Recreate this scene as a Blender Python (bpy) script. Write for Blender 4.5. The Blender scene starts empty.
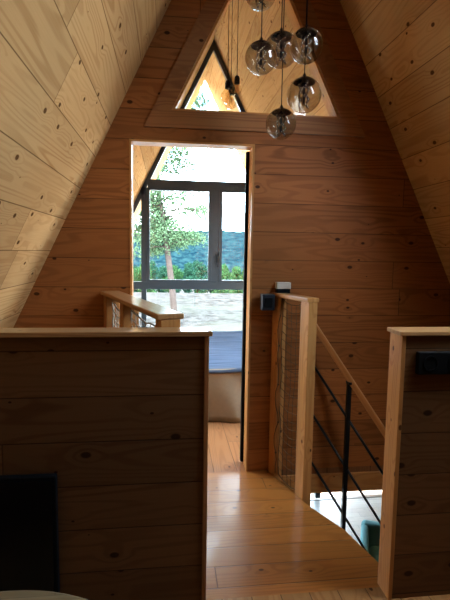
import bpy, bmesh, math, random
from mathutils import Vector, Matrix
random.seed(7)
C = bpy.context.scene.collection
sc = bpy.context.scene
ZF = 1.5                                  # eye height: coordinates below are given from eye level, floor = -1.5
def V(x, y, z): return Vector((x, y, z + ZF))

# ------------------------------------------------------------------ materials
def srgb(r, g, b):
    f = lambda c: (c/255)/12.92 if c/255 <= .04045 else ((c/255+.055)/1.055)**2.4
    return (f(r), f(g), f(b), 1)

class NT:
    def __init__(s, name):
        s.m = bpy.data.materials.new(name); s.m.use_nodes = True
        s.t = s.m.node_tree; s.t.nodes.clear()
        s.out = s.n('ShaderNodeOutputMaterial')
    def n(s, typ, **k):
        o = s.t.nodes.new(typ)
        for a, b in k.items(): setattr(o, a, b)
        return o
    def l(s, a, b): s.t.links.new(a, b)
    def put(s, sock, v):
        if hasattr(v, 'links') or isinstance(v, bpy.types.NodeSocket): s.l(v, sock)
        else: sock.default_value = v
    def math(s, op, a, b=None, c=None, clamp=False):
        o = s.n('ShaderNodeMath', operation=op, use_clamp=clamp); s.put(o.inputs[0], a)
        if b is not None: s.put(o.inputs[1], b)
        if c is not None: s.put(o.inputs[2], c)
        return o.outputs[0]
    def xyz(s, x, y, z=0.0):
        o = s.n('ShaderNodeCombineXYZ'); s.put(o.inputs[0], x); s.put(o.inputs[1], y); s.put(o.inputs[2], z)
        return o.outputs[0]
    def noise(s, vec, scale=1.0, detail=2.0, rough=.5):
        o = s.n('ShaderNodeTexNoise'); s.l(vec, o.inputs['Vector']); o.inputs['Scale'].default_value = scale
        o.inputs['Detail'].default_value = detail; o.inputs['Roughness'].default_value = rough
        return o.outputs['Fac']
    def mix(s, fac, a, b, mode='MIX'):
        o = s.n('ShaderNodeMix', data_type='RGBA', blend_type=mode); s.put(o.inputs[0], fac)
        s.put(o.inputs[6], a); s.put(o.inputs[7], b); return o.outputs[2]
    def ss(s, v, a, b, lo=0.0, hi=1.0):
        o = s.n('ShaderNodeMapRange', interpolation_type='SMOOTHSTEP'); s.put(o.inputs[0], v)
        for i, q in ((1, a), (2, b), (3, lo), (4, hi)): o.inputs[i].default_value = q
        return o.outputs[0]

def pine(name, base, dark, pitch=.18, length=3.0, rough=.5, off=0.0, knots=1.0, groove=1.0, coat=0.0, spec=.15, vary=.14):
    """Boards run along UV.x (metres), their width is UV.y."""
    s = NT(name)
    uv = s.n('ShaderNodeUVMap'); sp = s.n('ShaderNodeSeparateXYZ'); s.l(uv.outputs[0], sp.inputs[0])
    u, v = sp.outputs[0], sp.outputs[1]
    vb = s.math('DIVIDE', s.math('ADD', v, off), pitch)
    idx = s.math('FLOOR', vb); fv = s.math('FRACT', vb)
    wn = s.n('ShaderNodeTexWhiteNoise', noise_dimensions='1D'); s.l(s.math('ADD', idx, 3.37), wn.inputs['W'])
    ub = s.math('ADD', s.math('DIVIDE', u, length), s.math('MULTIPLY', wn.outputs[0], 7.0))
    iu = s.math('FLOOR', ub); fu = s.math('FRACT', ub)
    wn2 = s.n('ShaderNodeTexWhiteNoise', noise_dimensions='2D'); s.l(s.xyz(idx, iu), wn2.inputs['Vector'])
    rb = wn2.outputs[0]
    bid = s.math('MULTIPLY', rb, 57.0)
    # knots
    vo = s.n('ShaderNodeTexVoronoi', voronoi_dimensions='2D', feature='F1'); vo.inputs['Scale'].default_value = 1
    vo.inputs['Randomness'].default_value = .9
    s.l(s.xyz(s.math('ADD', s.math('MULTIPLY', u, 3.8), bid), s.math('MULTIPLY', v, 6.0)), vo.inputs['Vector'])
    cs = s.n('ShaderNodeSeparateColor'); s.l(vo.outputs['Color'], cs.inputs[0])
    size = s.ss(cs.outputs[0], .12, .9, 0.0, .088*knots)
    kd = vo.outputs['Distance']
    kn = s.math('SUBTRACT', 1.0, s.math('DIVIDE', kd, s.math('ADD', size, .0001)), clamp=True)
    knot = s.ss(kn, .05, .45)
    halo = s.math('MULTIPLY', s.ss(kd, .0, .38, 1.0, 0.0), s.ss(cs.outputs[0], .12, .7))
    # cathedral grain: contour lines of a stretched noise, bent round the knots
    n1 = s.noise(s.xyz(s.math('MULTIPLY', u, .45), s.math('MULTIPLY', v, 6.5), bid), 1.0, 1.5, .45)
    n1 = s.math('ADD', n1, s.math('MULTIPLY', halo, .09))
    rings = s.math('SINE', s.math('MULTIPLY', n1, 95.0))
    rings = s.ss(rings, -.2, 1.0)
    fib = s.noise(s.xyz(s.math('MULTIPLY', u, 5.0), s.math('MULTIPLY', v, 240.0), bid), 1.0, 3.0, .6)
    big = s.noise(s.xyz(s.math('MULTIPLY', u, .9), s.math('MULTIPLY', v, 3.0), bid), 1.0, 2.0, .5)
    g = s.math('MULTIPLY', rings, s.ss(big, .3, .75, .25, .75))
    g = s.math('ADD', s.math('MULTIPLY', g, .62), s.math('MULTIPLY', fib, .35))
    col = s.mix(g, base, dark)
    val = s.math('ADD', 1.0 - vary, s.math('MULTIPLY', rb, 2*vary))
    hs = s.n('ShaderNodeHueSaturation'); s.l(val, hs.inputs['Value']); s.l(col, hs.inputs['Color']); col = hs.outputs[0]
    col = s.mix(s.math('MULTIPLY', knot, .88), col, (dark[0]*.20, dark[1]*.14, dark[2]*.12, 1))
    # grooves between boards
    e1 = s.math('MULTIPLY', s.math('MINIMUM', fv, s.math('SUBTRACT', 1.0, fv)), pitch)
    e2 = s.math('MULTIPLY', s.math('MINIMUM', fu, s.math('SUBTRACT', 1.0, fu)), length)
    e = s.math('MINIMUM', e1, e2)
    gr = s.ss(e, .0008, .0035, groove, 0.0)
    col = s.mix(s.math('MULTIPLY', gr, .72), col, (dark[0]*.2, dark[1]*.17, dark[2]*.15, 1))
    b = s.n('ShaderNodeBsdfPrincipled'); s.l(col, b.inputs['Base Color'])
    b.inputs['Roughness'].default_value = rough
    s.put(b.inputs['Roughness'], s.math('ADD', rough-.06, s.math('MULTIPLY', fib, .12)))
    b.inputs['Specular IOR Level'].default_value = spec
    b.inputs['Coat Weight'].default_value = coat; b.inputs['Coat Roughness'].default_value = .10
    h = s.math('SUBTRACT', s.math('MULTIPLY', g, -.12), gr)
    cup = s.math('MULTIPLY', s.noise(s.xyz(s.math('MULTIPLY', u, 2.5), s.math('MULTIPLY', v, 2.0), bid), 1.0, 1.0), .9)
    h = s.math('ADD', h, cup)
    bp = s.n('ShaderNodeBump'); bp.inputs['Strength'].default_value = .35; bp.inputs['Distance'].default_value = .004
    s.l(h, bp.inputs['Height']); s.l(bp.outputs[0], b.inputs['Normal']); s.l(b.outputs[0], s.out.inputs[0])
    return s.m

def plain(name, col, rough=.5, metal=0.0, col2=None, scale=20, spec=.5, bump=0.0, coat=0.0):
    s = NT(name); b = s.n('ShaderNodeBsdfPrincipled')
    tc = s.n('ShaderNodeTexCoord')
    n = s.noise(tc.outputs['Object'], scale, 4.0, .6)
    c2 = col2 or tuple(c*.8 for c in col[:3])+(1,)
    s.l(s.mix(n, col, c2), b.inputs['Base Color'])
    b.inputs['Roughness'].default_value = rough; b.inputs['Metallic'].default_value = metal
    b.inputs['Specular IOR Level'].default_value = spec; b.inputs['Coat Weight'].default_value = coat
    if bump:
        bp = s.n('ShaderNodeBump'); bp.inputs['Strength'].default_value = bump; bp.inputs['Distance'].default_value = .01
        s.l(n, bp.inputs['Height']); s.l(bp.outputs[0], b.inputs['Normal'])
    s.l(b.outputs[0], s.out.inputs[0]); return s.m

def glass(name, tint=(1, 1, 1, 1), refl=1.0, edge=None):
    """thin glazing: see-through with a Fresnel reflection"""
    s = NT(name)
    t = s.n('ShaderNodeBsdfTransparent'); g = s.n('ShaderNodeBsdfGlossy'); g.inputs['Roughness'].default_value = .02
    fr = s.n('ShaderNodeFresnel'); geo = s.n('ShaderNodeNewGeometry')
    s.l(s.math('ADD', 1.45, s.math('MULTIPLY', geo.outputs['Backfacing'], 1/1.45-1.45)), fr.inputs[0])
    if edge:
        lw = s.n('ShaderNodeLayerWeight'); lw.inputs[0].default_value = .5
        s.l(s.mix(s.ss(lw.outputs['Facing'], .9, 1.0), tint, edge), t.inputs[0])
    else: t.inputs[0].default_value = tint
    mx = s.n('ShaderNodeMixShader'); s.l(s.math('MULTIPLY', fr.outputs[0], refl), mx.inputs[0])
    s.l(t.outputs[0], mx.inputs[1]); s.l(g.outputs[0], mx.inputs[2]); s.l(mx.outputs[0], s.out.inputs[0])
    return s.m

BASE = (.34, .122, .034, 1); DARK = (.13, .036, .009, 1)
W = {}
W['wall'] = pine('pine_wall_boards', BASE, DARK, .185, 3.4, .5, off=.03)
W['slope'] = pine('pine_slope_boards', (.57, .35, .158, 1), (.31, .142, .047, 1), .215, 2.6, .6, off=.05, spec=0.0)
W['part'] = pine('pine_boards_painted_shade', (0.1604, 0.07529, 0.03159, 1), (0.07776, 0.02673, 0.008748, 1), .182, 9.0, .5, off=.161, knots=1.15)  # same pine as the walls; shade of the fronts darkened into the base colour
W['floor'] = pine('pine_floor_boards', (.32, .125, .028, 1), (.16, .048, .009, 1), .143, 2.8, .34, off=.05, coat=.2, spec=.25, knots=.8)
W['floor2'] = pine('pine_bedroom_floor_boards', (.26, .115, .048, 1), (.14, .05, .018, 1), .16, 2.8, .36, coat=.15, knots=.8)
W['floor3'] = pine('pine_front_floor_boards', (0.364, 0.196, 0.077, 1), (0.196, 0.077, 0.0245, 1), .13, 2.2, .4, off=.02, coat=.2, knots=.8)
W['deckfloor'] = pine('pale_boards_lower_floor', (.105, .130, .142, 1), (.055, .075, .088, 1), .10, 2.6, .4, coat=.1, knots=.3, spec=.2)
W['post'] = pine('planed_pine_post', (.50, .235, .075, 1), (.30, .11, .03, 1), .9, 9, .42, off=.4, groove=0, knots=.7, coat=.15)
W['trim'] = pine('pine_trim', (0.3375, 0.15, 0.0585, 1), (0.165, 0.05625, 0.018, 1), .7, 9, .45, off=.3, groove=0, knots=.8)
W['trim2'] = pine('handrail_pine', (.46, .19, .06, 1), (.26, .09, .025, 1), .7, 9, .4, off=.3, groove=0, knots=.3)
W['cap'] = pine('pine_cap_board', (0.39, 0.2175, 0.09375, 1), (0.21, 0.0825, 0.0285, 1), .7, 9, .32, off=.3, groove=0, knots=.6, coat=.4)
W['table'] = pine('pale_tabletop', (0.27, 0.189, 0.1035, 1), (0.189, 0.117, 0.054, 1), .12, 2, .4, groove=.3, knots=.3)
M = {}
M['frame'] = plain('slate_window_frame', srgb(42, 53, 60), .4)
M['black'] = plain('black_metal', (.012, .013, .015, 1), .4, .6)
M['blackp'] = plain('black_plastic', (.004, .004, .005, 1), .6, spec=.1)
M['box'] = plain('black_blue_plastic', (.010, .014, .022, 1), .35)
M['white'] = plain('white_plastic', (.62, .55, .48, 1), .5)
M['rope'] = plain('tan_dark_rope', (.17, .11, .065, 1), 1, col2=(.08, .055, .035, 1), scale=60, spec=0)
M['ropew'] = plain('white_rope', (.55, .52, .48, 1), .8, scale=60)
M['teal'] = plain('teal_sofa_fabric', (.052, .165, .20, 1), .85, col2=(.075, .21, .25, 1), scale=90, bump=.3, spec=.1)
M['chrome'] = plain('dark_chrome', (.05, .05, .055, 1), .22, .9)
M['bead'] = plain('bright_metal_bead', (.5, .49, .47, 1), .12, 1.0)
M['filament'] = plain('amber_filament', (.8, .38, .08, 1), .4)
M['glass'] = glass('window_glass', (.97, .99, .99, 1))
M['smoke'] = glass('smoked_globe_glass', (.72, .69, .64, 1), 1.3, (.40, .39, .38, 1))
M['bulbglass'] = glass('amber_bulb_glass', (.95, .88, .74, 1), 1.0, (.45, .34, .2, 1))
M['beige'] = plain('beige_bed_cover', (.26, .215, .15, 1), .9, col2=(.21, .17, .12, 1), scale=30, spec=.1)
M['blue'] = None
def blanket():
    s = NT('pale_blue_striped_blanket'); tc = s.n('ShaderNodeTexCoord'); sp = s.n('ShaderNodeSeparateXYZ')
    s.l(tc.outputs['Object'], sp.inputs[0])
    n = s.noise(s.xyz(s.math('MULTIPLY', sp.outputs[0], 1.6), s.math('MULTIPLY', sp.outputs[1], 34.0)), 1.0, 3.0, .6)
    b = s.n('ShaderNodeBsdfPrincipled'); s.l(s.mix(s.ss(n, .35, .65), (.044, .062, .100, 1), (.078, .106, .158, 1)), b.inputs['Base Color'])
    b.inputs['Roughness'].default_value = .7; b.inputs['Specular IOR Level'].default_value = 0
    bp = s.n('ShaderNodeBump'); bp.inputs['Strength'].default_value = .5; bp.inputs['Distance'].default_value = .02
    s.l(n, bp.inputs['Height']); s.l(bp.outputs[0], b.inputs['Normal']); s.l(b.outputs[0], s.out.inputs[0]); return s.m
M['blue'] = blanket()
M['bark'] = plain('pale_pine_bark', (0.077, 0.0605, 0.055, 1), .9, col2=(0.033, 0.0242, 0.0198, 1), scale=5, bump=.8, spec=0)
M['needle'] = plain('pale_green_needles', (0.04125, 0.0825, 0.0375, 1), .7, col2=(0.0825, 0.1275, 0.07125, 1), scale=1.2, spec=0)
M['leafA'] = plain('green_bush_leaves', (0.015, 0.05, 0.0175, 1), .8, col2=(0.035, 0.08, 0.03, 1), scale=.8, spec=0)
M['leafB'] = plain('deep_green_leaves', (0.009, 0.035, 0.0225, 1), .8, col2=(0.02, 0.055, 0.0325, 1), scale=.7, spec=0)
M['wood_dark'] = plain('dark_stem', (0.03, 0.0225, 0.015, 1), .9, spec=0)
def ground_mat():
    s = NT('dry_gravel_ground'); tc = s.n('ShaderNodeTexCoord')
    n = s.noise(tc.outputs['Object'], 1.1, 8.0, .8); n2 = s.noise(tc.outputs['Object'], .12, 3.0)
    c = s.mix(s.ss(n, .38, .62), (0.018, 0.017, 0.015, 1), (0.058, 0.056, 0.054, 1))
    c = s.mix(s.ss(n2, .5, .68), c, (0.049, 0.05096, 0.04116, 1))
    b = s.n('ShaderNodeBsdfPrincipled'); s.l(c, b.inputs['Base Color']); b.inputs['Roughness'].default_value = .95; b.inputs['Specular IOR Level'].default_value = 0
    s.l(b.outputs[0], s.out.inputs[0]); return s.m
def hill_mat():
    s = NT('distant_blue_green_forest'); tc = s.n('ShaderNodeTexCoord')
    n = s.noise(tc.outputs['Object'], .35, 6.0, .75)
    c = s.mix(s.ss(n, .38, .62), (0.00165, 0.0077, 0.01265, 1), (0.00935, 0.02475, 0.0275, 1))
    b = s.n('ShaderNodeBsdfPrincipled'); s.l(c, b.inputs['Base Color']); b.inputs['Roughness'].default_value = 1; b.inputs['Specular IOR Level'].default_value = 0
    s.l(b.outputs[0], s.out.inputs[0]); return s.m

# ------------------------------------------------------------------ mesh helpers
class MB:
    def __init__(s, grain=(1, 0, 0)):
        s.v = []; s.f = []; s.g = []; s.grain = Vector(grain).normalized(); s.smooth = []
    def face(s, idx, smooth=False): s.f.append(idx); s.g.append(s.grain.copy()); s.smooth.append(smooth)
    def quadbox(s, c):                       # 8 corners: bottom loop 4, top loop 4
        b = len(s.v); s.v += [Vector(p) for p in c]
        for q in ((0, 3, 2, 1), (4, 5, 6, 7), (0, 1, 5, 4), (1, 2, 6, 5), (2, 3, 7, 6), (3, 0, 4, 7)): s.face([b+i for i in q])
        return s
    def box(s, x0, x1, y0, y1, z0, z1):
        return s.quadbox([(x0, y0, z0), (x1, y0, z0), (x1, y1, z0), (x0, y1, z0), (x0, y0, z1), (x1, y0, z1), (x1, y1, z1), (x0, y1, z1)])
    def beam(s, p0, p1, w, h, up=(0, 0, 1), grain=True):   # w sideways, h along up, centred on the axis
        p0, p1 = Vector(p0), Vector(p1); d = (p1-p0).normalized(); up = Vector(up)
        side = d.cross(up).normalized(); u2 = side.cross(d).normalized()
        if grain: s.grain = d
        c = []
        for p in (p0, p1):
            for a, b in ((-1, -1), (1, -1), (1, 1), (-1, 1)): c.append(p + side*(a*w/2) + u2*(b*h/2))
        return s.quadbox(c)
    def cbox(s, c, d, l, w, z0, z1):         # box with its length along plan direction d
        d = Vector((d[0], d[1])).normalized(); n = Vector((-d.y, d.x)); q = []
        for z in (z0, z1):
            for a, b in ((-1, -1), (1, -1), (1, 1), (-1, 1)):
                p = Vector(c[:2]) + d*(a*l/2) + n*(b*w/2); q.append((p.x, p.y, z))
        return s.quadbox(q)
    def plate(s, loops, to3d, thick):        # polygon with holes, extruded by vector thick
        bm = bmesh.new(); allv = []; k = 0; edges = []
        for lp in loops:
            vs = [bm.verts.new((a, b, 0)) for a, b in lp]
            edges += [bm.edges.new((vs[i], vs[(i+1) % len(vs)])) for i in range(len(vs))]
        bmesh.ops.triangle_fill(bm, edges=edges, use_beauty=True, use_dissolve=False, normal=(0, 0, 1))
        bm.verts.index_update(); bm.verts.ensure_lookup_table()
        b = len(s.v); n = len(bm.verts); t = Vector(thick)
        P = [Vector(to3d(v.co.x, v.co.y)) for v in bm.verts]
        s.v += P + [p+t for p in P]
        for f in bm.faces:
            i = [v.index for v in f.verts]
            s.face([b+q for q in i]); s.face([b+n+q for q in reversed(i)])
        for e in bm.edges:
            if len(e.link_faces) == 1:
                i, j = e.verts[0].index, e.verts[1].index
                s.face([b+i, b+j, b+n+j, b+n+i])
        bm.free(); return s
    def tube(s, pts, r, n=6, closed=False, taper=None):
        pts = [Vector(p) for p in pts]; b = len(s.v); m = len(pts)
        ref = Vector((.31, .17, .94))
        for i, p in enumerate(pts):
            a = pts[max(i-1, 0)]; c = pts[min(i+1, m-1)]; d = (c-a).normalized()
            x = d.cross(ref).normalized(); y = d.cross(x)
            rr = r if taper is None else taper[i]
            for k in range(n):
                t = 2*math.pi*k/n; s.v.append(p + x*(math.cos(t)*rr) + y*(math.sin(t)*rr))
        for i in range(m-1):
            for k in range(n):
                s.face([b+i*n+k, b+i*n+(k+1) % n, b+(i+1)*n+(k+1) % n, b+(i+1)*n+k], True)
        s.face([b+k for k in range(n)][::-1]); s.face([b+(m-1)*n+k for k in range(n)])
        return s
    def lathe(s, c, prof, n=32, smooth=True):  # prof [(r,z)] about a vertical axis at c
        b = len(s.v); c = Vector(c); m = len(prof)
        for r, z in prof:
            for k in range(n):
                t = 2*math.pi*k/n; s.v.append(c + Vector((r*math.cos(t), r*math.sin(t), z)))
        for i in range(m-1):
            for k in range(n): s.face([b+i*n+k, b+i*n+(k+1) % n, b+(i+1)*n+(k+1) % n, b+(i+1)*n+k], smooth)
        if prof[0][0] > 1e-4: s.face([b+k for k in range(n)][::-1])
        if prof[-1][0] > 1e-4: s.face([b+(m-1)*n+k for k in range(n)])
        return s
    def ball(s, c, r, n=8):
        return s.lathe(c, [(max(r*math.sin(math.pi*i/n), 1e-5), -r*math.cos(math.pi*i/n)) for i in range(n+1)], n+2)

def wloc(o):
    p = Vector(o.location)
    while o.parent: o = o.parent; p += Vector(o.location)
    return p
def obj(name, mb, mat, parent=None, bevel=0.0, origin=None, subsurf=0, fixn=True):
    vs = [Vector((v[0], v[1], v[2]+ZF)) for v in mb.v]
    lo = Vector([min(v[i] for v in vs) for i in range(3)]); hi = Vector([max(v[i] for v in vs) for i in range(3)])
    org = Vector(((lo.x+hi.x)/2, (lo.y+hi.y)/2, lo.z)) if origin is None else Vector((origin[0], origin[1], origin[2]+ZF))
    me = bpy.data.meshes.new(name); me.from_pydata([v-org for v in vs], [], mb.f); me.update()
    uvl = me.uv_layers.new(name='UVMap')
    for p in me.polygons:
        p.use_smooth = mb.smooth[p.index]
        g = mb.g[p.index]; n = p.normal
        if abs(n.dot(g)) > .9:
            g = Vector((0, 0, 1)) if abs(n.z) < .7 else Vector((1, 0, 0))
        g = (g - n*n.dot(g)).normalized()
        vd = n.cross(g)
        k = max(range(3), key=lambda i: abs(vd[i]))
        if vd[k] < 0: vd = -vd
        for li in p.loop_indices:
            w = vs[me.loops[li].vertex_index]; uvl.data[li].uv = (w.dot(g), w.dot(vd))
    if fixn:
        bm = bmesh.new(); bm.from_mesh(me); bmesh.ops.recalc_face_normals(bm, faces=bm.faces); bm.to_mesh(me); bm.free()
    me.materials.append(mat)
    o = bpy.data.objects.new(name, me); C.objects.link(o)
    if parent is not None:
        o.parent = parent; o.location = org - wloc(parent)
    else: o.location = org
    if bevel:
        b = o.modifiers.new('bevel', 'BEVEL'); b.width = bevel; b.segments = 2; b.limit_method = 'ANGLE'
    if subsurf:
        b = o.modifiers.new('sub', 'SUBSURF'); b.levels = subsurf; b.render_levels = subsurf
    return o
def tag(o, label, cat, group=None):
    o['label'] = label; o['category'] = cat
    if group: o['group'] = group
    return o
def thing(name, loc, label, cat, group=None):
    o = bpy.data.objects.new(name, None); C.objects.link(o); o.location = V(*loc); o.empty_display_size = .1
    return tag(o, label, cat, group)
def struct(name, mb, mat, parent=None, **k):
    o = obj(name, mb, mat, parent, **k)
    if parent is None: o['kind'] = 'structure'
    return o

# ------------------------------------------------------------------ the A-frame shell
XR, ZR, K = .57, 2.66, 2.06            # ridge position and slope of the roof lining
YW, YF, YB, ZL = 3.06, 6.2, -2.3, -3.5 # partition wall, front facade, back wall, lower floor
FL, SB = -1.5, -1.66
def xl(z): return XR - (ZR-z)/K
def xr(z): return XR + (ZR-z)/K
YO = 7.6
nl = Vector((-K, 0, 1)).normalized(); nr = Vector((K, 0, 1)).normalized()   # outward normals
T = .12
BR = (3.3, 4.7, -.7, .92); BLW = (3.6, 4.6, -.6, .50); RW = (1.32, 1.90, .25, 1.50)   # roof windows added out of view to brighten the rooms with sky light
# left slope
rect = lambda w, d=0: [(w[0]+d, w[2]+d), (w[1]-d, w[2]+d), (w[1]-d, w[3]-d), (w[0]+d, w[3]-d)]
mb = MB((0, 1, 0)); mb.plate([[(YB, ZL), (YO, ZL), (YO, ZR), (YB, ZR)], rect(BLW)], lambda y, z: (xl(z), y, z), nl*T)
struct('wall_left', mb, W['slope'])
# right slope with two added roof windows, out of view, for fill light
mb = MB((0, 1, 0)); mb.plate([[(YB, ZL), (YO, ZL), (YO, ZR), (YB, ZR)], rect(BR), rect(RW)],
                             lambda y, z: (xr(z), y, z), nr*T)
struct('wall_right', mb, W['slope'])
# barge boards closing the overhang
# rear gable
mb = MB((1, 0, 0)); mb.plate([[(xl(ZL), ZL), (xr(ZL), ZL), (XR, ZR)]], lambda x, z: (x, YB, z), (0, -.12, 0))
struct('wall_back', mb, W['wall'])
# partition gable with doorway and triangular opening
DX0, DX1, DZ = -.238, .555, .690
TB, TLx, TRx, TAz = .872, .022, 1.118, 1.98
wy = lambda x, z: (x, YW, z)
mb = MB((1, 0, 0))
mb.plate([[(xl(FL)+.001, FL), (DX0, FL), (DX0, DZ), (DX1, DZ), (DX1, FL), (xr(FL), FL), (XR, ZR)], [(TLx, TB), (TRx, TB), (XR, TAz)]], wy, (0, .10, 0))
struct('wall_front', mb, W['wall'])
# triangular window in the partition
def offset_tri(d):   # triangle parallel to the opening, grown by d
    a = math.atan2(TAz-TB, (TRx-TLx)/2); e = d/math.tan(a/2)
    return [(TLx-e, TB-d), (TRx+e, TB-d), (XR, TAz + d/math.cos(a))]
w1 = struct('window_1', MB((1, 0, 0)).plate([offset_tri(.105), offset_tri(.0)], lambda x, z: (x, YW, z), (0, -.016, 0)), W['trim'])
obj('lining', MB((1, 0, 0)).plate([offset_tri(-.0005), offset_tri(-.014)], lambda x, z: (x, YW-.006, z), (0, .112, 0)), W['post'], w1)
obj('pane', MB().plate([offset_tri(-.014)], lambda x, z: (x, YW+.05, z), (0, .005, 0)), M['glass'], w1)
# door lining
d1 = struct('door_1', MB((0, 0, 1)).box(DX1-.014, DX1, YW-.006, YW+.11, FL, DZ), W['post'])
obj('door_jamb', MB((0, 0, 1)).box(DX0, DX0+.014, YW-.006, YW+.11, FL, DZ), W['post'], d1)
obj('door_head', MB((1, 0, 0)).box(DX0+.014, DX1-.014, YW-.006, YW+.11, DZ-.014, DZ), W['post'], d1)
sd = thing('sliding_door', (.95, YW+.14, FL), 'black-edged sliding door leaf parked behind the right side of the doorway', 'door')
obj('door_leaf', MB((0, 0, 1)).box(.548, 1.33, YW+.125, YW+.155, FL+.012, DZ-.02), W['trim'], sd)
obj('edge_seal', MB((0, 0, 1)).box(.522, .548, YW+.12, YW+.16, FL+.012, DZ-.02), M['blackp'], sd, bevel=.004)
obj('guide', MB((0, 0, 1)).box(.9, .96, YW+.12, YW+.16, FL, FL+.012), M['black'], sd)

# floors
E0, E1 = (.69, YW), (1.045, 1.985)            # edge of the stairwell
mb = MB((1, 0, 0)); mb.plate([[(xl(SB)+.05, 1.885), (xr(SB), 1.885), (xr(SB), 1.985), E1, (1.0, 2.17), (.965, 2.33), (.845, 2.58), (.745, 2.88), E0, (xl(SB)+.05, YW)]],
                             lambda x, y: (x, y, FL), (0, 0, SB-FL))
struct('floor', mb, W['floor'])
mb = MB((0, 1, 0)); mb.plate([[(xl(SB)+.05, YB), (xr(SB)-.05, YB), (xr(SB)-.05, 1.885), (xl(SB)+.05, 1.885)]], lambda x, y: (x, y, FL), (0, 0, SB-FL))
struct('floor', mb, W['floor3'])
mb = MB((0, 1, 0)); mb.plate([[(xl(SB)+.05, YW), (xr(SB)-.05, YW), (xr(SB)-.05, YF), (xl(SB)+.05, YF)]], lambda x, y: (x, y, FL), (0, 0, SB-FL))
struct('floor', mb, W['floor2'])
struct('trim_1', MB((1, 0, 0)).box(.70, xr(SB)-.06, YW-.022, YW-.001, SB-.012, FL-.04), W['post'])
mb = MB((1, 0, 0)); mb.box(xl(ZL), xr(ZL), YB, YF, ZL-.15, ZL)
struct('floor', mb, W['deckfloor'])

# half-height partitions
PZ = -.331
def partition(name, x0f, x1f, y0, y1, endx, sgn):
    g = (1, 0, 0)
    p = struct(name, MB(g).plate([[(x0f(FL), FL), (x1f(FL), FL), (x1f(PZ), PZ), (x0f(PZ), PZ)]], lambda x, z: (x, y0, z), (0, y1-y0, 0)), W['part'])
    e = MB((0, 0, 1)); a, b = sorted((endx, endx+sgn*.018)); e.box(a, b, y0-.006, y1+.006, FL, PZ)
    obj('end_board', e, W['post' if sgn < 0 else 'trim'], p, bevel=.002)
    return p
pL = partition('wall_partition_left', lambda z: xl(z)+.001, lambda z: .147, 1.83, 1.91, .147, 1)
obj('cap_board', MB((1, 0, 0)).box(xl(PZ)+.012, .177, 1.812, 1.925, PZ, PZ+.02), W['cap'], pL, bevel=.003)
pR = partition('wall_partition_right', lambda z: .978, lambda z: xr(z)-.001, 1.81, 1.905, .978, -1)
obj('cap_board', MB((1, 0, 0)).box(.948, xr(PZ)-.012, 1.795, 1.92, PZ, PZ+.018), W['cap'], pR, bevel=.003)

# ------------------------------------------------------------------ front facade glazing
fy0, fy1 = YF-.035, YF+.035
def inset(d, zb):
    s = d*math.sqrt(1+1/K**2)       # horizontal inset
    return [(xl(zb)+s, zb+.0), (xr(zb)-s, zb+.0), (XR, ZR - s*K)]
def facade(name, zb, zt=None):
    g = (1, 0, 0)
    if zt is None:
        out = inset(.006, zb); inn = inset(.058, zb+.075)
        return struct(name, MB(g).plate([out, inn], lambda x, z: (x, fy0, z), (0, .07, 0)), M['frame'])
    s0 = .01; s1 = .085
    out = [(xl(zb)+s0, zb), (xr(zb)-s0, zb), (xr(zt)-s0, zt), (xl(zt)+s0, zt)]
    inn = [(xl(zb+.006)+s1, zb+.006), (xr(zb+.006)-s1, zb+.006), (xr(zt-.07)-s1, zt-.07), (xl(zt-.07)+s1, zt-.07)]
    return struct(name, MB(g).plate([out, inn], lambda x, z: (x, fy0, z), (0, .07, 0)), M['frame'])
f1 = facade('window_2', FL)
def bar(x0, x1, z0, z1, nm='mullion', p=None, y0=fy0, y1=fy1, par=None):
    return obj(nm, MB((0, 0, 1)).box(x0, x1, y0, y1, z0, z1), M['frame'], par or f1, bevel=.003)
TZ0, TZ1, RZ0, RZ1 = .80, .905, -.497, -.40
def bx_(z, side): return (xl(z)+.03) if side < 0 else (xr(z)-.03)
bar(bx_(TZ1, -1), bx_(TZ1, 1), TZ0, TZ1, 'transom', None, fy0-.004, fy1+.004)
bar(bx_(RZ1, -1), bx_(RZ1, 1), RZ0, RZ1, 'transom', None, fy0-.004, fy1+.004)
for x in (-.335, 1.41): bar(x, x+.065, FL+.07, TZ0)
bar(.575, .665, RZ1, TZ0)
for a, b in ((-.27, .575), (.665, 1.41)):
    sa = obj('sash', MB().plate([[(a, RZ1), (b, RZ1), (b, TZ0), (a, TZ0)], [(a+.045, RZ1+.03), (b-.045, RZ1+.03), (b-.045, TZ0-.03), (a+.045, TZ0-.03)]],
             lambda x, z: (x, fy0-.012, z), (0, .06, 0)), M['frame'], f1, bevel=.003)
    obj('pane', MB().box(a+.045, b-.045, YF-.004, YF+.004, RZ1+.03, TZ0-.03), M['glass'], sa)
hd = obj('handle', MB().box(.64, .668, fy0-.035, fy0-.012, -.12, -.02).box(.645, .663, fy0-.05, fy0-.035, -.2, -.03), M['black'], f1, bevel=.003)
obj('pane', MB().plate([[(xl(TZ1)+.055, TZ1), (xr(TZ1)-.055, TZ1), (XR, ZR-.115)]], lambda x, z: (x, YF, z), (0, .006, 0)), M['glass'], f1)
obj('pane', MB().box(-.27, 1.41, YF-.003, YF+.003, FL+.07, RZ0), M['glass'], f1)
for sgn, xe in ((-1, -.335), (1, 1.475)):
    x_ = lambda z: bx_(z, sgn) + (-sgn)*.04
    obj('pane', MB().plate([[(xe, RZ1), (x_(RZ1), RZ1), (x_(TZ0), TZ0), (xe, TZ0)]], lambda x, z: (x, YF, z), (0, .006, 0)), M['glass'], f1)
    obj('pane', MB().plate([[(xe, FL+.07), (x_(FL+.07), FL+.07), (x_(RZ0), RZ0), (xe, RZ0)]], lambda x, z: (x, YF, z), (0, .006, 0)), M['glass'], f1)
f2 = facade('window_3', ZL, SB-.02)
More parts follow.
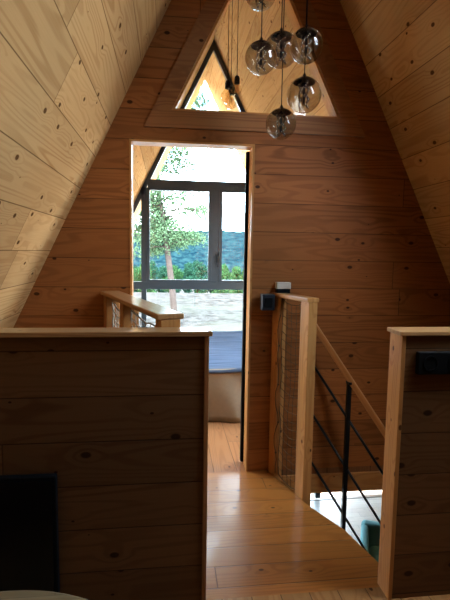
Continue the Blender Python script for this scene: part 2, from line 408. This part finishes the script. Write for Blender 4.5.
for x in (-1.0, .57, 2.14): obj('mullion', MB().box(x-.035, x+.035, fy0, fy1, ZL+.03, SB-.09), M['frame'], f2)
xs = [xl(ZL)+.09, -1.035, None]
for a, b in ((-.965, .535), (.605, 2.105)): obj('pane', MB().box(a, b, YF-.003, YF+.003, ZL+.03, SB-.09), M['glass'], f2)
# added roof windows, unseen light inlets on both slopes
for nm, w_, xf, nn in (('added_window_4', BR, xr, nr), ('added_window_5', BLW, xl, nl), ('added_window_6', RW, xr, nr)):
    rw = struct(nm, MB((0, 1, 0)).plate([rect(w_), rect(w_, .05)], lambda y, z: Vector((xf(z), y, z)) + nn*.02, nn*.08), W['post'])
    obj('pane', MB().plate([rect(w_, .05)], lambda y, z: Vector((xf(z), y, z)) + nn*.06, nn*.006), M['glass'], rw)
# sill band on the facade between the storeys
struct('trim_2', MB((1, 0, 0)).box(xl(SB)+.1, xr(SB)-.1, YF, YF+.04, SB-.02, FL), M['frame'])

# ------------------------------------------------------------------ stair guards beside the landing
D = Vector((.32, -.947)).normalized(); N = Vector((-D.y, D.x))      # N points to +x
def net(mb, P, Q, n, z0, z1, m, sag, r, seed, loose_first=0):
    rnd = random.Random(seed); P, Q = Vector(P), Vector(Q)
    nrm = Vector((-(Q-P).y, (Q-P).x)).normalized()
    def pt(i, j):
        a, b = i/n, j/m; p = P.lerp(Q, a)
        w = math.sin(math.pi*b*1.0)
        p = p + (Q-P)*(.05*math.sin(b*19+seed)*(1-a)*w) 
        q = p + nrm*(sag*math.sin(math.pi*a)*(.4+.6*math.sin(b*7+seed)))
        z = z0+(z1-z0)*b - .03*math.sin(math.pi*a)
        h = random.Random(seed*1000+i*77+j)
        return Vector((q.x+h.uniform(-.004, .004), q.y+h.uniform(-.004, .004), z+h.uniform(-.006, .006)))
    G = [[pt(i, j) for j in range(m+1)] for i in range(n+1)]
    for i in range(n+1): mb.tube(G[i], r*(1.5 if i in (0, n) else 1), 5)
    for j in range(m+1): mb.tube([G[i][j] for i in range(n+1)], r*(1.5 if j in (0, m) else 1), 5)
    return G
# right guard
CZ = -.262
gr = thing('stair_guard', (.75, 2.85, FL), 'planed pine stair guard with dark rope netting right of the doorway', 'railing')
def P2(t, off=0): q = Vector(E0) + D*t + N*off; return (q.x, q.y)
PW = .062
for t, zb, zt, l in ((.045, SB, CZ-.026, .075), (.375, SB, CZ-.026, .085)):
    obj('post', MB((0, 0, 1)).cbox(P2(t, PW/2+.004), D, l, PW, zb, zt), W['post'], gr, bevel=.003)
obj('cap_rail', MB((D.x, D.y, 0)).cbox(P2(.205, PW/2), D, .44, PW+.02, CZ-.026, CZ), W['post'], gr, bevel=.004)
nb = MB(); G = net(nb, P2(.088, .035), P2(.335, .035), 5, FL+.01, CZ-.035, 22, .012, .0017, 3)
nt = obj('net', nb, M['rope'], gr)
tb = MB()
hk = [Vector(P2(.10, .02)+(CZ-.03,))]
rn = random.Random(5)
for j in range(1, 24):
    b = j/23; hk.append(Vector(P2(.10+.012*math.sin(j*1.3)+rn.uniform(-.006, .006), .0+.008*math.sin(j*.9)) + (CZ-.03+(FL+.02-CZ+.03)*b,)))
tb.tube(hk, .003, 6)
for j in (6, 11, 16, 20): tb.ball(hk[j], .007, 6)
obj('lacing_rope', tb, M['rope'], nt)
# left guard
gl = thing('stair_guard', (-.17, 2.48, FL), 'low pine guard with white rope netting behind the left half wall', 'railing')
L0 = Vector((-.365, YW)); 
def PL(t, off=0): q = L0 + D*t + N*off; return (q.x, q.y)
LL = (YW-1.935)/.947
for t in (.05, .50, LL-.04):
    obj('post', MB((0, 0, 1)).cbox(PL(t, 0), D, .075, .086, FL, -.282), W['post'], gl, bevel=.003)
obj('cap_rail', MB((D.x, D.y, 0)).cbox(PL(LL/2, .0), D, LL, .118, -.282, -.2575), W['cap'], gl, bevel=.006)
for a, b, s_ in ((.09, .46, 11), (.54, LL-.08, 12)):
    nb = MB(); net(nb, PL(a), PL(b), 7, FL+.03, -.32, 26, .02, .003, s_); obj('net', nb, M['ropew'], gl)

# black switch box and white device
sbx = thing('switch_box', (.645, 2.985, -.372), 'small black box fixed under the cap of the stair guard post', 'box')
obj('housing', MB().box(.606, .69, 2.955, 3.03, -.372, -.268), M['box'], sbx, bevel=.004)
obj('rocker', MB().box(.622, .674, 2.950, 2.956, -.352, -.290), M['blackp'], sbx, bevel=.002)
wd = thing('wall_device', (.758, YW-.03, -.262), 'small white box with dark lower half on the wall above the stair guard', 'device')
obj('cover', MB().box(.711, .806, YW-.055, YW, -.235, -.193), M['white'], wd, bevel=.003)
obj('base', MB().box(.714, .803, YW-.05, YW, -.275, -.235), M['blackp'], wd, bevel=.003)

# stair handrail: timber rail, black post and three bars
hs = thing('stair_handrail', (1.166, 2.841, ZL), 'sloping wooden handrail with black post and three black bars over the stairwell', 'railing')
P0 = Vector((1.011, 2.95, -.546)); hd_ = Vector((.338, -.236, -.552))      # along the slope
def HP(k, dz=0): return P0 + hd_*k + Vector((0, 0, dz))
k0, k1 = -.21, 2.0
obj('handrail', MB().beam(HP(k0), HP(k1), .032, .036), W['trim2'], hs, bevel=.006)
pp = HP(.46)
obj('post', MB((0, 0, 1)).box(pp.x-.013, pp.x+.013, pp.y-.013, pp.y+.013, ZL, pp.z-.03), M['black'], hs)
obj('bracket', MB().beam((pp.x, pp.y, pp.z-.035), (pp.x, pp.y, pp.z-.018), .05, .025, up=(1, 0, 0)), M['black'], hs)
for dz in (0, -.265, -.595, -.925):
    q = HP(k0+.015, dz); obj('wall_bracket', MB().tube([q, (q.x+.012, YW, q.z)], .008, 8), M['black'], hs)
for dz in (-.265, -.595, -.925): obj('bar', MB().tube([HP(k0, dz), HP(k1, dz)], .0085, 8), M['black'], hs)

# ------------------------------------------------------------------ bedroom behind the doorway
bed = thing('bed', (.6, 4.9, FL), 'bed with pale blue cover and beige skirt seen through the doorway', 'bed')
bx0, bx1, by0, by1, bz = -.45, 1.7, 4.0, 5.82, -.99
obj('bed_base', MB().box(bx0+.03, bx1-.03, by0+.03, by1-.03, FL, -1.30), W['trim'], bed)
obj('mattress', MB().box(bx0+.015, bx1-.015, by0+.015, by1-.015, -1.30, bz-.03), M['beige'], bed, bevel=.03)
sk = MB(); n = 120; rr = random.Random(9); b0 = 0
for i in range(n+1):
    x = bx0 + (bx1-bx0)*i/n
    for j in range(9):
        f = j/8; a = .012+.016*(1-f)
        sk.v.append(Vector((x, by0 - .004 - a*(.6+.6*math.sin(x*26+1.5*math.sin(x*7)+f*1.2)) - .01*math.sin(f*5+x*11), FL+.005 + (bz-.03-FL)*f)))
for i in range(n):
    for j in range(8): sk.face([i*9+j, (i+1)*9+j, (i+1)*9+j+1, i*9+j+1], True)
o = obj('bed_skirt', sk, M['beige'], bed, fixn=False); q = o.modifiers.new('s', 'SOLIDIFY'); q.thickness = .004
bl = MB(); nx, ny = 60, 50
for i in range(nx+1):
    for j in range(ny+1):
        x = bx0-.01+(bx1-bx0+.02)*i/nx; y = by0-.028+(by1-by0+.04)*j/ny
        z = bz + .006*math.sin(y*21+1.2*math.sin(x*3)) + .004*math.sin(x*9+y*5)
        if j < 2: z -= (.05, .012)[j]
        bl.v.append(Vector((x, y, z)))
for i in range(nx):
    for j in range(ny): bl.face([i*(ny+1)+j, (i+1)*(ny+1)+j, (i+1)*(ny+1)+j+1, i*(ny+1)+j+1], True)
o = obj('blanket', bl, M['blue'], bed, fixn=False); q = o.modifiers.new('s', 'SOLIDIFY'); q.thickness = .012; q.offset = -1

# ------------------------------------------------------------------ pendants
def roofz(x): return ZR - K*abs(x-XR)
def globe(x, y, z, r, label):
    t = thing('globe_pendant', (x, y, z-r), label, 'pendant lamp', 'smoked glass globe pendants under the ridge')
    prof = [(max(r*math.sin(a), 1e-5), -r*math.cos(a)) for a in [math.pi*(i/24)*.955 for i in range(25)]]
    obj('glass_globe', MB().lathe((x, y, z), prof[:-1]+[(prof[-1][0], prof[-1][1])], 40), M['smoke'], t)
    cz = z + r
    obj('cap', MB().lathe((x, y, z), [(r*.62, r*.66), (r*.64, r*.71), (r*.50, r*.86), (r*.30, r*.97), (.012, r*1.03), (.009, r*1.10), (.004, r*1.22)], 28), M['chrome'], t)
    so = obj('socket', MB().lathe((x, y, z), [(.007, -r*.55), (.0075, r*.70)], 12), M['chrome'], t)
    bd = MB()
    for h in range(3):
        for k in range(12):
            f = k/11; a = h*2*math.pi/3 + f*5.2; rad = r*.27
            bd.ball((x+rad*math.cos(a), y+rad*math.sin(a), z - r*.72 + f*r*1.32), r*.078, 6)
    obj('bead_strand', bd, M['bead'], t)
    obj('cord', MB().tube([(x, y, z+r*1.2), (x, y, roofz(x)-.02)], .0026, 6), M['blackp'], t)
    obj('ceiling_cup', MB().lathe((x, y, roofz(x)-.0), [(.025, -.05), (.025, -.012), (.006, .03)], 16), M['chrome'], t)
def at(gx, gz, y, r): return (gx*y/2.4, y, gz*y/2.4, r*y/470)
for gx, gz, y, rp, lb in ((.449, 1.260, 2.40, 15, 'smoked glass globe pendant cut by the top of the frame, highest of the cluster'),
                          (.457, .959, 2.30, 15.5, 'smoked glass globe pendant furthest left in the row of three'),
                          (.557, 1.003, 2.46, 16.8, 'smoked glass globe pendant in the middle of the row of three'),
                          (.684, 1.030, 2.27, 16.5, 'smoked glass globe pendant furthest right, half over the dark window trim'),
                          (.681, .794, 2.50, 17, 'smoked glass globe pendant hanging directly below the rightmost globe'),
                          (.567, .647, 2.62, 15, 'lowest smoked glass globe pendant, in front of the dark beam under the triangular window')):
    globe(*at(gx, gz, y, rp), lb)
def edison(x, y, z, r, label):
    t = thing('bulb_pendant', (x, y, z-r*3), label, 'pendant lamp', 'bare bulb pendants in the bedroom gable')
    obj('socket', MB().lathe((x, y, z), [(.016, -.035), (.024, -.03), (.024, .012), (.018, .03), (.004, .04)], 16), M['blackp'], t)
    zc = z-.03-r*1.15
    gb = obj('glass_bulb', MB().lathe((x, y, zc), [(1e-5, -r), (r*.5, -r*.87), (r*.87, -r*.5), (r, 0), (r*.9, r*.45), (r*.6, r*.85), (.017, r*1.15)], 24), M['bulbglass'], t)
    fl = MB()
    for h in range(6):
        a = h*math.pi/3
        fl.tube([(x+.01*math.cos(a), y+.01*math.sin(a), zc+r*.7), (x+r*.45*math.cos(a), y+r*.45*math.sin(a), zc-r*.5), (x+.008*math.cos(a+.5), y+.008*math.sin(a+.5), zc-r*.55)], .0018, 4)
    obj('filament', fl, M['filament'], gb)
    obj('cord', MB().tube([(x, y, z+.038), (x, y, roofz(x)-.005)], .003, 5), M['blackp'], t)
for gx, gz, y, r, lb in ((.611, 1.712, 4.1, .058, 'bare filament bulb pendant at the left of the bedroom trio'),
                         (.646, 1.652, 4.35, .060, 'bare filament bulb pendant hanging lowest of the bedroom trio'),
                         (.706, 1.765, 4.22, .045, 'bare filament bulb pendant hanging highest, over the dark gable frame')):
    edison(gx*y/5, y, gz*y/5, r, lb)

# ------------------------------------------------------------------ things around the half walls
tv = thing('television', (-.76, 1.81, -1.385), 'black flat television hung on the front of the left half wall', 'television')
obj('housing', MB().box(-1.05, -.425, 1.798, 1.83, -1.385, -.871), M['blackp'], tv, bevel=.005)
obj('screen', MB().box(-1.035, -.44, 1.795, 1.798, -1.37, -.886), plain('dark_screen', (.004, .005, .007, 1), .25, spec=.3), tv)
so = thing('socket_strip', (1.2, 1.795, -.492), 'black socket strip on the front of the right half wall', 'socket')
obj('housing', MB().box(1.026, 1.36, 1.785, 1.81, -.492, -.397), M['blackp'], so, bevel=.004)
for x in (1.08, 1.19, 1.30):
    sk_ = MB(); sk_.plate([[(x+.033*math.cos(a*math.pi/12), -.4445+.033*math.sin(a*math.pi/12)) for a in range(24)],
                          [(x+.027*math.cos(a*math.pi/12), -.4445+.027*math.sin(a*math.pi/12)) for a in range(24)]], lambda a, b: (a, 1.785, b), (0, -.003, 0))
    obj('socket_ring', sk_, M['blackp'], so)
tt = thing('round_table', (-.46, .86, FL), 'round pale wooden table in the bottom left corner', 'table')
tm = MB((1, 0, 0)); tm.lathe((-.46, .86, -1.03), [(.488, 0), (.498, .006), (.5, .015), (.498, .026), (.490, .03)], 72, False)
obj('tabletop', tm, W['table'], tt)
for a in (.6, 2.2, 3.7, 5.3):
    c, s_ = math.cos(a), math.sin(a)
    obj('leg', MB((0, 0, 1)).beam((-.46+.34*c, .86+.34*s_, FL), (-.46+.28*c, .86+.28*s_, -1.03), .04, .04, up=(1, 0, 0)), W['table'], tt, bevel=.006)

# sofa on the lower floor
sf = thing('sofa', (2.5, 4.2, ZL), 'teal fabric sofa on the lower floor, seen down the stairwell', 'sofa')
ang = math.radians(-23); ca, sa_ = math.cos(ang), math.sin(ang)
def S(lx, ly): return (2.10 + lx*ca - ly*sa_, 4.62 + lx*sa_ + ly*ca)      # lx along the sofa, ly away from us
def sbox(nm, x0, x1, y0, y1, z0, z1, bev, mat=None):
    m = MB(); m.quadbox([S(x0, y0)+(z0,), S(x1, y0)+(z0,), S(x1, y1)+(z0,), S(x0, y1)+(z0,), S(x0, y0)+(z1,), S(x1, y0)+(z1,), S(x1, y1)+(z1,), S(x0, y1)+(z1,)])
    o = obj(nm, m, mat or M['teal'], sf); b = o.modifiers.new('b', 'BEVEL'); b.width = bev; b.segments = 4
    for p in o.data.polygons: p.use_smooth = True
ZS = ZL
sbox('frame', .02, 1.25, -.80, -.02, ZS+.08, ZS+.30, .02)
sbox('armrest', 0, .075, -.82, -.10, ZS+.08, ZS+.65, .03)
sbox('armrest', 1.195, 1.27, -.82, -.10, ZS+.08, ZS+.65, .03)
sbox('backrest', 0, 1.27, -.14, 0, ZS+.08, ZS+.66, .05)
sbox('seat_cushion', .08, .635, -.80, -.22, ZS+.30, ZS+.52, .06)
sbox('seat_cushion', .645, 1.19, -.80, -.22, ZS+.30, ZS+.52, .06)
for x, y in ((.08, -.74), (1.19, -.74), (.08, -.08), (1.19, -.08)): sbox('leg', x-.025, x+.025, y-.025, y+.025, ZS, ZS+.08, .004, W['trim'])

# ------------------------------------------------------------------ outdoors
ZG = -3.75
def gz(x, y):
    d = max(0, y-44); return ZG - min(d*.14, 9.0) + (.06*math.sin(x*.31)*math.sin(y*.23) if y > 8 else 0)
gm = MB(); xs = [-160+i*6.4 for i in range(51)]; ys = [-30+j*4.0 for j in range(75)]
for x in xs:
    for y in ys: gm.v.append(Vector((x, y, gz(x, y))))
for i in range(50):
    for j in range(74): gm.face([i*75+j, (i+1)*75+j, (i+1)*75+j+1, i*75+j+1], True)
struct('ground', gm, ground_mat(), fixn=False)
tr = MB((1, 0, 0)); tr.box(-16, 18, YF+.12, 19, ZG-.3, ZL-.06)  # pale surface added, mostly unseen, to bounce sky light onto the bedroom roof
struct('bounce_terrace', tr, pine('pale_bounce_slabs', (.66, .63, .58, 1), (.55, .52, .47, 1), .6, .9, .9, knots=0, spec=0))
hm = MB(); nx, ny = 240, 24; rh = random.Random(2)
for i in range(nx+1):
    for j in range(ny+1):
        x = -260+600*i/nx; y = 190+150*j/ny; f = math.sin(math.pi*.5*min(1, j/16.0))
        top = 10.2 + 1.6*math.sin(x*.012+.6) + 1.0*math.sin(x*.05) + .5*math.sin(x*.21+j)
        hm.v.append(Vector((x, y, -13 + (top+13)*f + rh.uniform(-.45, .45))))
for i in range(nx):
    for j in range(ny): hm.face([i*(ny+1)+j, (i+1)*(ny+1)+j, (i+1)*(ny+1)+j+1, i*(ny+1)+j+1], True)
struct('hill', hm, hill_mat(), fixn=False)

def leaves(mb, c, rad, n, size, rnd, flat=1.0):
    for _ in range(n):
        while True:
            p = Vector((rnd.uniform(-1, 1), rnd.uniform(-1, 1), rnd.uniform(-1, 1)))
            if .15 < p.length < 1: break
        p = Vector((p.x*rad, p.y*rad, p.z*rad*flat)) + Vector(c)
        a = Vector((rnd.uniform(-1, 1), rnd.uniform(-1, 1), rnd.uniform(-1, 1))).normalized()*size*rnd.uniform(.6, 1.2)
        b = a.cross(Vector((rnd.uniform(-1, 1), rnd.uniform(-1, 1), rnd.uniform(-1, 1)))).normalized()*size*.45
        k = len(mb.v); mb.v += [p-a, p+b*.9, p+a, p-b*.9]; mb.face([k, k+1, k+2, k+3])
# pine near the house
pt_ = thing('pine_tree', (.50, 25, ZG), 'tall slim pine tree with leaning pale trunk beyond the bedroom window', 'tree')
rt = random.Random(21)
tp = [(.50, 25, ZG-.1), (.36, 25, -3.2), (.24, 25, -1.8), (-.08, 25, .58), (-.38, 25, 2.37), (-.62, 25, 4.5), (.2, 25, 7.2), (1.3, 25.1, 9.6), (1.9, 25, 11.6)]
obj('trunk', MB().tube(tp, .2, 12, taper=[.21, .18, .165, .15, .135, .12, .1, .07, .03]), M['bark'], pt_)
br = MB(); fo = MB()
def trunk_at(z):
    for a, b in zip(tp, tp[1:]):
        if a[2] <= z <= b[2]:
            f = (z-a[2])/(b[2]-a[2]); return Vector(a).lerp(Vector(b), f)
    return Vector(tp[-1])
for i in range(130):
    z = .2 + 11.8*(i/129)**1.25; base = trunk_at(z); a = rt.uniform(0, 2*math.pi)
    L = rt.uniform(1.3, 4.2)*(1.0 - .35*i/129)
    if z < 1.4: L *= .5
    e = base + Vector((math.cos(a)*L, math.sin(a)*L, rt.uniform(-.5, .7)))
    br.tube([base, base.lerp(e, .5)+Vector((0, 0, .15)), e], .03, 5, taper=[.05, .03, .01])
    for k in range(7):
        c = base.lerp(e, rt.uniform(.3, 1.08)) + Vector((rt.uniform(-.3, .3), rt.uniform(-.3, .3), rt.uniform(-.15, .2)))
        leaves(fo, c, rt.uniform(.45, .95), 52, .085, rt, .55)
obj('branch', br, M['bark'], pt_); 
o = obj('foliage', fo, M['needle'], pt_, fixn=False)

# bushes and trees at the field's end
proto = []
def bush(seed, mat):
    r = random.Random(seed); f = MB()
    for k in range(16):
        a = r.uniform(0, 6.28); q = r.uniform(0, 1.7)
        leaves(f, (math.cos(a)*q, math.sin(a)*q, r.uniform(.9, 4.6)-(q*.4)), r.uniform(.7, 1.2), 230, .22, r, .8)
    st = MB().tube([(0, 0, 0), (.1, 0, 1.2), (0, .1, 3.0)], .12, 7, taper=[.16, .12, .05])
    return f, st, mat
protos = []
for s_, m_ in ((31, 'leafA'), (32, 'leafB'), (33, 'leafA')):
    f, st, m_ = bush(s_, m_)
    t = bpy.data.objects.new('deciduous_tree', None)
    fo_ = obj('foliage', f, M[m_], None, origin=(0, 0, 0), fixn=False); st_ = obj('trunk', st, M['wood_dark'], None, origin=(0, 0, 0))
    protos.append((t, fo_, st_))
rb_ = random.Random(4)
spots = []
for row, (y, n_, x0, x1) in enumerate(((56, 9, -10, 17), (64, 9, -9, 21), (73, 9, -8, 25))):
    for i in range(n_):
        spots.append((x0+(x1-x0)*(i+.5)/n_ + rb_.uniform(-.1, .1), y + rb_.uniform(-1.5, 1.5), row))
used = set()
kinds = ['bright green leafy tree', 'deep green tree', 'pale green bushy tree']
for i, (x, y, row) in enumerate(spots):
    k = i % 3 if rb_.random() < .7 else rb_.randrange(3)
    t0, f0, s0 = protos[k]
    if k not in used:
        used.add(k); t, f, s = t0, f0, s0
    else: t, f, s = t0.copy(), f0.copy(), s0.copy(); C.objects.link(f); C.objects.link(s)
    C.objects.link(t)
    f.parent = t; s.parent = t; f.location = (0, 0, 0); s.location = (0, 0, 0)
    z = gz(x, y); top = -.95*(y/60) + rb_.uniform(-.8, .4)
    h = max(.55, (top - z)/5.3)
    t.location = V(x, y, z-.05); t.scale = (.60, .60, h); t.rotation_euler = (0, 0, rb_.uniform(0, 6.28))
    t['label'] = kinds[k] + ' in the ' + ('nearest', 'middle', 'farthest')[row] + ' tree row beyond the field'
    t['category'] = 'tree'; t['group'] = kinds[k] + 's in the ' + ('nearest', 'middle', 'farthest')[row] + ' row'

# ------------------------------------------------------------------ light
w = bpy.data.worlds.new('sky'); sc.world = w; w.use_nodes = True; nt_ = w.node_tree; nt_.nodes.clear()
o_ = nt_.nodes.new('ShaderNodeOutputWorld'); bg = nt_.nodes.new('ShaderNodeBackground'); tc = nt_.nodes.new('ShaderNodeTexCoord')
nz = nt_.nodes.new('ShaderNodeTexNoise'); nz.inputs['Scale'].default_value = 2.4; nz.inputs['Detail'].default_value = 5
mr = nt_.nodes.new('ShaderNodeMapRange'); mr.inputs[1].default_value = .40; mr.inputs[2].default_value = .58
mx = nt_.nodes.new('ShaderNodeMix'); mx.data_type = 'RGBA'
mx.inputs[6].default_value = (.42, .68, .92, 1); mx.inputs[7].default_value = (1.0, 1.0, 1.0, 1)
nt_.links.new(tc.outputs['Generated'], nz.inputs['Vector']); nt_.links.new(nz.outputs['Fac'], mr.inputs[0])
nt_.links.new(mr.outputs[0], mx.inputs[0]); nt_.links.new(mx.outputs[2], bg.inputs[0]); nt_.links.new(bg.outputs[0], o_.inputs[0])
bg.inputs[1].default_value = 31
sun = bpy.data.lights.new('sun', 'SUN'); sun.energy = 5.0; sun.angle = .01; sun.color = (1, .95, .86)
so_ = bpy.data.objects.new('sun', sun); C.objects.link(so_)
so_.rotation_euler = Vector((.30, .62, -.72)).to_track_quat('-Z', 'Y').to_euler()
# portals: guide sky light through the openings
def portal(loc, rot, sx, sy):
    l = bpy.data.lights.new('portal', 'AREA'); l.shape = 'RECTANGLE'; l.size = sx; l.size_y = sy; l.cycles.is_portal = True
    o = bpy.data.objects.new('portal', l); C.objects.link(o); o.location = V(*loc); o.rotation_euler = rot
portal((.57, YF+.3, .5), (math.radians(-90), 0, 0), 4.0, 4.2)
portal((.57, YF+.3, -2.6), (math.radians(-90), 0, 0), 6.0, 1.8)
for w_, xf, nn in ((BR, xr, nr), (BLW, xl, nl), (RW, xr, nr)):
    cy, cz_ = (w_[0]+w_[1])/2, (w_[2]+w_[3])/2
    y_ax = Vector((0, 1, 0)); z_ax = nn; x_ax = y_ax.cross(z_ax)      # lamp shines along -z_ax
    rot = Matrix((x_ax, y_ax, z_ax)).transposed().to_euler()
    portal((xf(cz_)+nn.x*.16, cy, cz_+nn.z*.16), rot, (w_[3]-w_[2])*1.12+.1, w_[1]-w_[0]+.1)

# ------------------------------------------------------------------ camera
R = Vector((.99254453, -.12087669, .01562604)); U = Vector((-.00314718, .10274563, .99470268)); F = Vector((.12184187, .98733589, -.10159919))
cam = bpy.data.cameras.new('camera'); co = bpy.data.objects.new('camera', cam); C.objects.link(co)
mw = Matrix((( R.x, U.x, -F.x, 0), (R.y, U.y, -F.y, 0), (R.z, U.z, -F.z, ZF), (0, 0, 0, 1)))
co.matrix_world = mw
cam.sensor_fit = 'HORIZONTAL'; cam.sensor_width = 36; cam.lens = 36*470/450; cam.clip_start = .05; cam.clip_end = 2000
sc.camera = co
sc.view_settings.view_transform = 'Standard'; sc.view_settings.look = 'None'; sc.view_settings.gamma = 1
sc.view_settings.use_curve_mapping = False; sc.view_settings.exposure = 0.0
sc.cycles.max_bounces = 10; sc.cycles.diffuse_bounces = 6; sc.cycles.transparent_max_bounces = 24; sc.cycles.sample_clamp_indirect = 6
